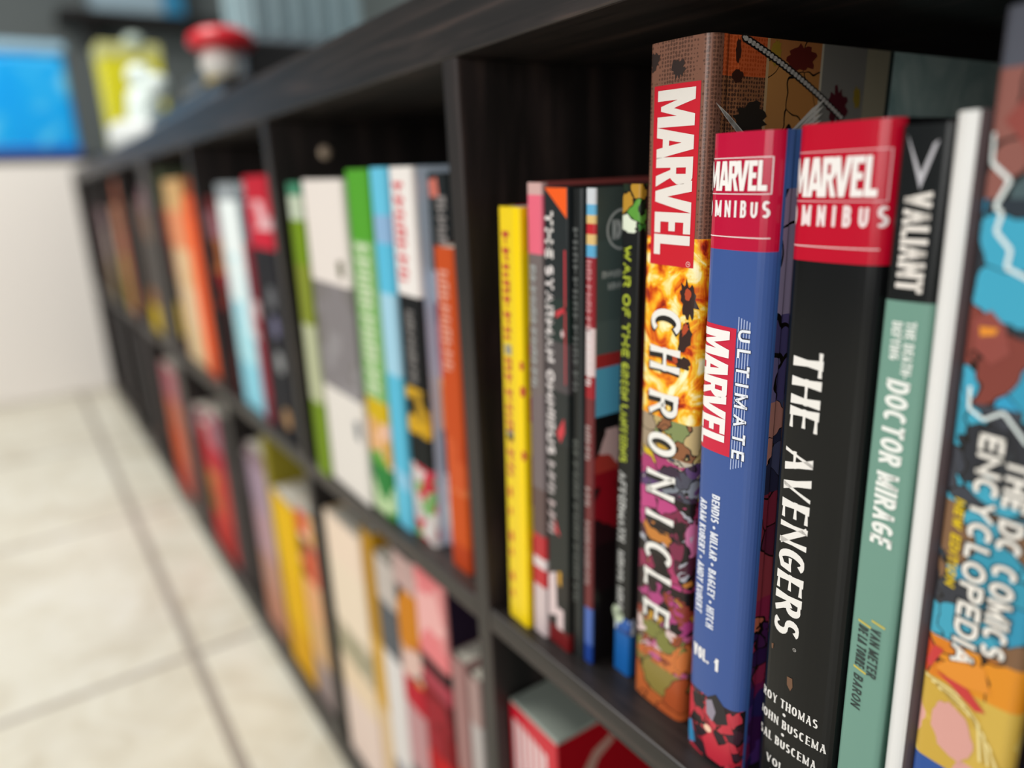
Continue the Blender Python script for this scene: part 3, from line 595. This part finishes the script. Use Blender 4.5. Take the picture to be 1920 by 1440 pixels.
# upper cube left of the near divider
G1 = 'books in the upper cube left of the near divider'
fb('thin green and cream book left of the thick off-white one, first in its cube', -.3085, .029, .277, Z((-1, '6f8a1c'), (.075, 'b4b896'), (.150, '7f8a2c'), (.205, '6e8c14'), (.245, 'b9c3ae'), (.266, '3f7f62')), .000, 0, 1.2, group=G1)
fb('thick off-white book with a grey panel across the middle of its spine', -.2790, .089, .277, Z((-1, 'd9d3cc'), (.095, ('patch', 30, 0, ['7d787a', '8a8688', '75706f'])), (.192, 'dcd3cd')), .004, 0, 1.3, .2, G1, True, 'a39d9c', [('dark_emblem', [[(.066,.212),(.079,.214),(.079,.200),(.068,.199)]], '4a4a1c', 0, 0, 'flat'), ('dark_emblem', [[(.070,.075),(.082,.077),(.082,.058),(.071,.060)]], '3f4d5c', 0, 0, 'flat')])
fb('green book with pale running letters right of the thick off-white book', -.1890, .0405, .283, Z((-1, ('patch', 40, 0, ['3f8f3c', 'b9d0a0', '2f7a3a'])), (.045, ('patch', 45, 0, ['d9a878', 'e0b49a', 'c99a3c', '5f9a3c'])), (.085, 'c8a818'), (.103, '7fae6a'), (.23, '4f9a2c')), .008, 0, 1.3, .18, G1, False, None, [lett(11, .024, .122, 'cbd8b8', .009, .228)])
fb('light blue slim book beside the green one', -.1480, .0262, .283, Z((-1, '5fb4cf'), (.035, '86bcd6'), (.05, '58b2d0'), (.13, '9cc6da'), (.193, '57b3d3'), (.23, '86a9cc'), (.25, '62b8d6')), .010, 0, 1.3, .18, G1)
fb('book with a white head carrying red letters above a black spine', -.1213, .0345, .282, Z((-1, ('patch', 90, 0, ['c9c0bd', 'b8283a', 'd4cfca', '6fa05c', 'c23c4c', 'bdb4b2'])), (.063, '1b1d1c'), (.088, ('patch', 90, 0, ['c79a1f', '1b1a17', 'a5801f'])), (.125, '17181a'), (.194, 'e2dcd8')), .013, 0, 1.3, .18, G1, False, 'bccadb', [('red_lettering', marks(7, .015, .07), 'd23444', .006, .272, 'down'), lett(9, .011, .055, '85807f', .012, .183)])
fb('dark-headed book with grey lettering over purple and peach art', -.0863, .0240, .277, Z((-1, ('patch', 70, 0, ['c9b9bb', '5d5a78', 'b8a0a8', 'd0c8c4'])), (.06, ('patch', 60, 0, ['3c3c58', '54506c', '2f2c40'])), (.095, ('patch', 55, 0, ['e0a878', 'd98a4c', 'e8c3a4', 'c97a4c'])), (.135, ('patch', 50, 0, ['a8768c', '6b4a6c', '40284c', 'b08898'])), (.19, '9fb0bf'), (.212, '23282a')), .024, 0, 1.3, .17, G1, False, None, [lett(8, .011, .052, '8f8886', .012, .262), ('salmon_emblem', [[(.003,.272),(.014,.274),(.016,.262),(.004,.261)]], 'd0705f', 0, 0, 'flat')])
fb('short rust-orange book with pale lettering leaning by the near divider', -.0600, .0250, .231, Z((-1, 'ad3f1c'), (.02, 'c0501f'), (.06, ('patch', 40, 0, ['c4552a', 'b8481f', 'cc6a3c'])), (.1, 'bb4a1e')), .012, 0, 1.3, .17, G1, False, 'a63a18', [lett(9, .012, .068, 'd99a86', .0055, .216)])

# third upper cube
G2 = 'books in the third upper cube'
fb('dark red book first in the third upper cube, with blotchy art', -.692, .052, .268, Z((-1, '3a1c1c'), (.06, '2c1a1c'), (.12, ('patch', 30, 0, ['8a1f24', '3a2022', '6a2a20', '2a1c20'])), (.17, ('patch', 30, 0, ['a8683c', '8a3a24', '4a2020'])), (.215, ('patch', 30, 0, ['9a6470', '7a4048', '8a5a60'])), (.25, '5c2426')), .010, 0, .6, group=G2)
fb('white to sky-blue book beside the blotchy dark red one', -.617, .092, .283, Z((-1, '86c6d8'), (.06, ('patch', 22, 0, ['9ad0de', '7fc4d8', 'cfe2e6', 'a5d6e0'])), (.14, ('patch', 18, 0, ['dbe7e8', 'c0dee4', 'e4ebea'])), (.2, 'e2eaea'), (.263, '8d9499')), .010, 0, .6, .19, G2, False, 'c8dde3')
fb('slim maroon book right of the sky-blue one', -.5155, .030, .270, Z((-1, '7a1f2c'), (.03, '8f2434'), (.1, ('patch', 35, 0, ['c4a2a4', '8a2030', '9a3040'])), (.15, '7d1c2c'), (.215, '47525c')), .008, 0, .6, group=G2)
dots = [('pale_roundel', [[(.055+.013*math.cos(a*.5236), v+.013*math.sin(a*.5236)) for a in range(12)]], hx, 0, 0, 'flat') for v, hx in ((.160, '4a4e58'), (.128, '4c4a74'), (.088, '85878b'), (.022, '9a6a2c'))]
fb('navy-black book with a red and white head and roundels down its spine', -.4790, .084, .287, Z((-1, '1b1c22'), (.212, 'c01c34'), (.232, ('patch', 40, 0, ['d8a2a8', 'c8283c', 'd9b0b4'])), (.262, 'b81c30')), .008, 0, .6, .19, G2, True, None, dots)

# fourth upper cube
G3 = 'books in the fourth upper cube'
fb('tall olive book at the left of the fourth upper cube', -1.0440, .034, .318, Z((-1, '3c2a24'), (.03, 'b89a08'), (.09, '35302c'), (.19, '5e1c22'), (.25, '4c5340')), .012, 0, .4, group=G3)
fb('wine-red book between the tall olive and the tan one', -1.0095, .026, .262, Z((-1, '2b2524'), (.08, '302624'), (.14, '5f1820'), (.2, '8a5a40')), .012, 0, .4, group=G3)
fb('tan and cream book left of the bright orange one', -.9830, .138, .297, Z((-1, 'd0b48c'), (.06, 'd6b893'), (.13, ('patch', 20, 0, ['d8b890', 'd2ac80'])), (.19, 'd98a60'), (.25, 'c8a06c')), .012, 0, .4, .19, G3, True, 'c8602a')
fb('bright orange book at the right of the fourth upper cube', -.8440, .130, .272, Z((-1, 'd64800'), (.03, 'e65000'), (.24, 'd84a00')), .012, 0, .4, .19, G3)

# near lower cube: red box
r = empty('toy_box', (.0095, .012, Z1), 'red and white box with a grey lid standing in the nearest lower cube', 'box')
bw, bd, bh = .0530, .115, .2775
box('carton', 0, bw, 0, bd, 0, bh-.003, book_mat('red_carton', Z((-1, 'b8101f'), (.2, ('bands', 'x', [(-1, 'c4102a'), (.0525, 'a50f1c')])))), r, .0008)
box('lid', .0003, bw-.0003, .0003, bd-.0003, bh-.003, bh, flat('98a096', .45), r, .0008)
pl = [[(.004+.0066*i, bh-.022-.0012*i-.05), (.0088+.0066*i, bh-.022-.0012*i-.05), (.0088+.0066*i, bh-.014-.0008*i), (.004+.0066*i, bh-.013-.0008*i)] for i in range(6)]
vs, fs = [], []
for p in pl: fs.append(tuple(range(len(vs), len(vs)+4))); vs += [(x, -.0002, z) for x, z in p]
link('white_print', vs, fs, flat('e0c6c6', .35), r)
vs = [(bw+.0002, .018, bh-.038), (bw+.0002, .030, bh-.022), (bw+.0002, .046, bh-.016), (bw+.0002, .048, bh-.022), (bw+.0002, .034, bh-.030), (bw+.0002, .024, bh-.05)]
link('pale_print', vs, [tuple(range(6))], flat('c09a8c', .4), r)

# lower cube left of the near divider
G4 = 'books in the second lower cube'
fb('dark green book at the far side of the second lower cube', -.3425, .010, .292, '1c2a1a', .008, Z1, 0, group=G4)
fb('thick cream book with a faded green block on its spine', -.3315, .094, .298, Z((-1, 'd8c4b8'), (.09, 'dcc6a8'), (.13, ('patch', 60, 0, ['a59c80', 'b5a890', '99937a'])), (.172, 'e0cfb8'), (.25, 'e2cdb8')), .006, Z1, 0, .19, G4, True, 'd2b892')
fb('narrow ochre book right of the thick cream one', -.2365, .028, .315, Z((-1, 'd0b48c'), (.12, 'c79a3c'), (.2, 'a97c18')), .008, Z1, 0, group=G4)
fb('grey book with a white lower spine', -.2075, .042, .300, Z((-1, '7f7d86'), (.075, 'd2cdc9'), (.2, '55585c'), (.255, 'b8aea6')), .008, Z1, 0, group=G4)
fb('orange and black comic volume left of the tall red one', -.1645, .040, .322, Z((-1, '4f5350'), (.1, 'b4898a'), (.17, 'b01c2c'), (.2, ('patch', 32, 0, ['c27a1a', '221c1c', 'b0601c', 'd0b0a4'])), (.29, ('patch', 32, 0, ['b89a94', '9a5a54']))), .008, Z1, 0, group=G4)
fb('tall red volume with pink and white art at its head', -.1235, .050, .325, Z((-1, 'b80c10'), (.06, ('patch', 26, 0, ['a80c14', '8a1014', 'c41414', '6a1014'])), (.15, ('patch', 36, 0, ['7a1018', '5c141a', '92202a'])), (.215, 'a03c48'), (.232, '1a1517'), (.245, ('patch', 34, 0, ['d97a7c', 'e0a8a4', 'c43c3c', 'd48a88']))), .008, Z1, 0, group=G4, side='24182a')
fb('slim orange-brown book with a greyish pink head', -.0725, .021, .268, Z((-1, 'b8601c'), (.1, 'c4562a'), (.16, '9a7470')), .010, Z1, 0, group=G4)
fb('pale grey paperback nearest the divider in the second lower cube', -.0505, .016, .262, Z((-1, '9a706a'), (.1, 'b4aca8'), (.22, 'a58a84')), .012, Z1, 0, group=G4)

# third lower cube
G5 = 'books in the third lower cube'
fb('dark paperback at the left of the third lower cube', -.690, .030, .26, Z((-1, '2b2628'), (.2, '4a4044')), .008, Z1, 0, group=G5)
fb('mauve to peach book left of the mustard spine', -.658, .092, .282, Z((-1, 'b07a64'), (.07, 'b08474'), (.12, ('patch', 14, 0, ['a58894', 'a0848c', 'ac8a90'])), (.2, '9a8494'), (.26, '7f6870')), .008, Z1, 0, group=G5)
fb('thin olive book between the mauve and the yellow one', -.564, .022, .318, Z((-1, '5a5018'), (.15, '8a7f28')), .008, Z1, 0, group=G5)
fb('bright mustard-yellow book in the third lower cube', -.5405, .092, .252, Z((-1, 'd09a0c'), (.03, 'cc9600'), (.07, 'd9a800'), (.15, 'dcae00')), .006, Z1, 0, .19, G5, False, 'cf9a3c')
fb('orange and red art book at the right of the third lower cube', -.4470, .070, .262, Z((-1, '8f7f7c'), (.06, 'c9a070'), (.12, 'd6a070'), (.17, ('patch', 26, 0, ['d2603a', 'b8342c', 'e0b498', '5a1c20'])), (.225, ('patch', 40, 0, ['e0c2b0', 'c43c3c', 'dca25c']))), .008, Z1, 0, group=G5)

# fourth lower cube
G6 = 'books in the fourth lower cube'
fb('dark maroon book left in the fourth lower cube', -1.040, .050, .25, Z((-1, '3a1c20'), (.1, '6a1c24'), (.2, '8f6068')), .008, Z1, 0, group=G6)
fb('red book with a brown-gold blotch, fourth lower cube', -.9885, .070, .235, Z((-1, 'b8302a'), (.07, ('patch', 24, 0, ['a87a3c', 'b8402c', '8a6a34'])), (.15, 'b01c24')), .008, Z1, 0, group=G6)
fb('tomato-red volume with a pinkish head', -.9165, .080, .272, Z((-1, 'a82420'), (.07, 'c03c30'), (.17, 'b02c3c'), (.21, ('patch', 30, 0, ['b08088', 'a85a6c', '8f7a80']))), .008, Z1, 0, group=G6)
fb('dark brown book nearest the divider of the fourth lower cube', -.8350, .075, .29, Z((-1, '3a3032'), (.2, '2a2426')), .010, Z1, 0, group=G6)

# far bookcase
G7 = 'books in the upper cubes of the far bookcase'
fb('dark pink-topped book at the near end of the far bookcase', -1.250, .100, .292, Z((-1, '2d2728'), (.05, '332c2a'), (.19, '775232'), (.245, '86606a')), .012, 0, 0, group=G7)
fb('yellow-footed dark book in the nearest upper cube of the far bookcase', -1.360, .100, .270, Z((-1, 'c9a800'), (.055, '8a5a30'), (.09, '4a423e'), (.2, '5a4640')), .012, 0, 0, group=G7)
fb('narrow black book at the far side of that cube', -1.430, .060, .250, '2a2624', .012, 0, 0, group=G7)
fb('rust-orange tall book, second upper cube of the far bookcase', -1.640, .120, .318, Z((-1, 'a85040'), (.1, 'b45a40'), (.2, '9a4a24')), .012, 0, 0, group=G7)
fb('olive-gold book left of the tall rust one', -1.735, .085, .260, Z((-1, 'a08a3c'), (.08, 'b09458'), (.14, 'a87a60')), .012, 0, 0, group=G7)
fb('white and pink book in the third upper cube of the far bookcase', -2.000, .160, .250, Z((-1, '9a8a5c'), (.06, 'b09c80'), (.11, 'd0bcb4'), (.2, '9a8288')), .012, 0, 0, group=G7)
fb('plum-brown book beside the white and pink one', -2.110, .100, .255, Z((-1, '6a5040'), (.12, '5a3c40')), .012, 0, 0, group=G7)
fb('dark book in the last upper cube beside the white cabinet', -2.330, .140, .26, '3a2c30', .012, 0, 0, group=G7)
G8 = 'books in the lower cubes of the far bookcase'
fb('orange-red book with a dusty pink head, far lower cube', -1.340, .150, .282, Z((-1, 'b83a26'), (.06, 'cc5a34'), (.15, 'c0684c'), (.21, 'a8626a')), .008, Z1, 0, group=G8)
fb('crimson slim book right of the orange-red one', -1.185, .050, .260, Z((-1, '8a2420'), (.15, 'a01c30')), .008, Z1, 0, group=G8)
for i, (x, w, h, hx, lb) in enumerate([(-1.640, .150, .31, '3c383c', 'charcoal file box in the second lower cube of the far bookcase'), (-2.000, .160, .31, '413d41', 'dark grey file box in the third lower cube of the far bookcase'), (-2.360, .160, .31, '3a363a', 'charcoal file box in the last lower cube of the far bookcase')]):
    r = empty('file_box', (x, .012, Z1), lb, 'box', 'file boxes in the far bookcase')
    box('carton', 0, w, 0, .3, 0, h, paint_mat('charcoal_card', hx), r, .002)
    q = lathe('finger_hole_ring', [(.012, 0), (.02, -.001), (.024, .002), (.022, .004)], flat('8a5230', .5), r, 20)
    q.rotation_euler = (math.pi/2, 0, 0); q.location = (w*.75, -.0005, .06)

# ------------------------------------------------------------------ on and around the bookcases
r = empty('white_cabinet', (-3.0, 0, FLOOR), 'low white cabinet standing across the end of the far bookcase', 'cabinet')
WH = paint_mat('white_lacquer', 'ece6e0', .4)
box('body', -.45, .445, -.95, .42, .012, .79, WH, r, .003)
box('top_panel', -.452, .449, -.955, .425, .79, .815, flat('24262c', .35), r, .002)
box('plinth', -.44, .435, -.94, .41, 0, .012, WH, r)
CT = FLOOR+.815
r = empty('storage_tub', (-2.78, -.17, CT), 'bright blue lidded tub with pale streaks on the white cabinet', 'tub')
s_ = NT('blue_plastic', .25); s_.L(s_.ramp(s_.noise(7, 3, .5, dist=1).outputs['Fac'], ['08a4f4', '14acf4', '54c4f6', '9fe0f8'], 'LINEAR', [.4, .5, .6, .75]), s_.b.inputs['Base Color'])
box('tub_body', -.16, .16, -.34, .222, 0, .320, s_.m, r, .02, 3); box('lid', -.168, .168, -.348, .230, .320, .355, flat('9fc4d8', .3), r, .012, 3)
box('foot_rim', -.15, .164, -.33, .217, .0, .03, flat('1c5cc0', .3), r, .004)
lathe('lid_knob', [(.02, .355), (.026, .365), (.03, .39), (.018, .405), (.004, .408)], flat('c2cfd0', .25), r, 20, .06, -.03)
TZ = TOP
r = empty('gift_bag', (-1.86, .11, TZ), 'yellow upright bag behind the white figurine on the far bookcase', 'bag')
box('bag_body', -.06, .06, -.055, .085, 0, .275, flat('e2da1a', .5), r, .004); box('folded_rim', -.062, .062, -.057, .087, .24, .276, flat('c9c882', .5), r, .002)
lathe('ribbon_rosette', [(.006, .262), (.022, .268), (.028, .282), (.018, .296), (.003, .30)], flat('a9b8ae', .4), r, 18, .045, .03)
r = empty('figurine', (-1.47, .085, TZ), 'white figurine with a round head on a broad pale base, on the far bookcase', 'figurine')
WM = paint_mat('white_glaze', 'dfeae6', .3)
lathe('base', [(.078, 0), (.082, .008), (.080, .048), (.062, .060), (.01, .063)], paint_mat('pale_base', 'd0d4d2', .4), r, 32)
lathe('body', [(.037, .061), (.038, .07), (.034, .10), (.032, .118), (.020, .130), (.006, .133)], WM, r, 28)
lathe('head', [(.006, .128), (.020, .133), (.028, .146), (.027, .162), (.017, .174), (.003, .178)], WM, r, 28)
lathe('raised_arm', [(.012, .10), (.022, .110), (.027, .13), (.022, .147), (.004, .153)], WM, r, 22, .045, .022)
r = empty('game_console', (-1.0, .20, TZ), 'lower and wider flat black case on the bookcases, under the red-capped figurine', 'case', 'flat black cases on the bookcases')
DK = flat('2c2a2a', .4)
box('case_body', -.30, .30, -.140, .180, .004, .050, DK, r, .004); box('sheen_strip', -.302, .302, -.1425, -.1405, .018, .034, flat('5d5854', .35), r)  # paler grey strip paints the highlight along the case front
for sx in (-.25, .25): box('foot', sx-.015, sx+.015, -.12, -.09, 0, .004, DK, r)
r = empty('game_console', (-1.08, .255, TZ+.0502), 'upper and taller black case behind the red-capped figurine', 'case', 'flat black cases on the bookcases')
box('case_body', -.22, .26, -.125, .125, .004, .069, DK, r, .004); box('sheen_strip', -.222, .262, -.1275, -.1255, .022, .044, flat('6a645e', .35), r)  # grey strip again paints a highlight on the front
for sx in (-.15, .15): box('foot', sx-.015, sx+.015, -.10, -.07, 0, .004, DK, r)
r = empty('figurine', (-.80, .085, TZ+.0502), 'small white figurine under a wide red cap standing on the black case', 'figurine')
lathe('base', [(.024, 0), (.026, .003), (.022, .010), (.004, .011)], flat('a08a3c', .45), r, 22)
lathe('body', [(.018, .0105), (.026, .020), (.027, .034), (.022, .046), (.006, .052)], flat('ece9e2', .35), r, 26)
lathe('cap', [(.014, .048), (.040, .048), (.046, .055), (.043, .066), (.028, .074), (.004, .077)], flat('d8202e', .3), r, 30, .006, .004, 1.1, 1)
r = empty('storage_bin', (-.985, .275, TZ+.1194), 'pale grey-blue ribbed bin on top of the taller black case', 'bin')
PB = paint_mat('pale_blue_plastic', '9fb6bc', .35)
box('bin_body', -.045, .045, -.11, .10, .0, .28, PB, r, .004); box('rim', -.052, .052, -.117, .107, .004, .03, paint_mat('grey_blue_rim', '93a2aa', .35), r, .003)
for i in range(6):
    y = -.095+.035*i; box('rib', .044, .053, y, y+.016, .032, .278, PB, r, .002)
for i in range(2):
    x = -.03+.036*i; box('rib', x, x+.016, -.119, -.109, .032, .278, PB, r, .002)
r = empty('wall_shelf', (-4.2, .60, 1.13), 'dark shelf board on the far wall above the yellow bag', 'shelf')
box('board', 0.001, .28, -.42, .55, 0, .035, WOOD, r, .002)
for sy in (-.3, .4): box('bracket', 0.001, .22, sy, sy+.02, -.12, 0, WOODV, r)
r = empty('pale_box', (-4.06, .55, 1.1652), 'pale sky-blue box on the dark wall shelf', 'box')
box('carton', -.1, .11, -.22, .10, 0, .30, flat('b9d3e0', .4), r, .004); box('blue_end', -.099, .112, .1002, .20, 0, .30, flat('3a9ccc', .4), r, .003)
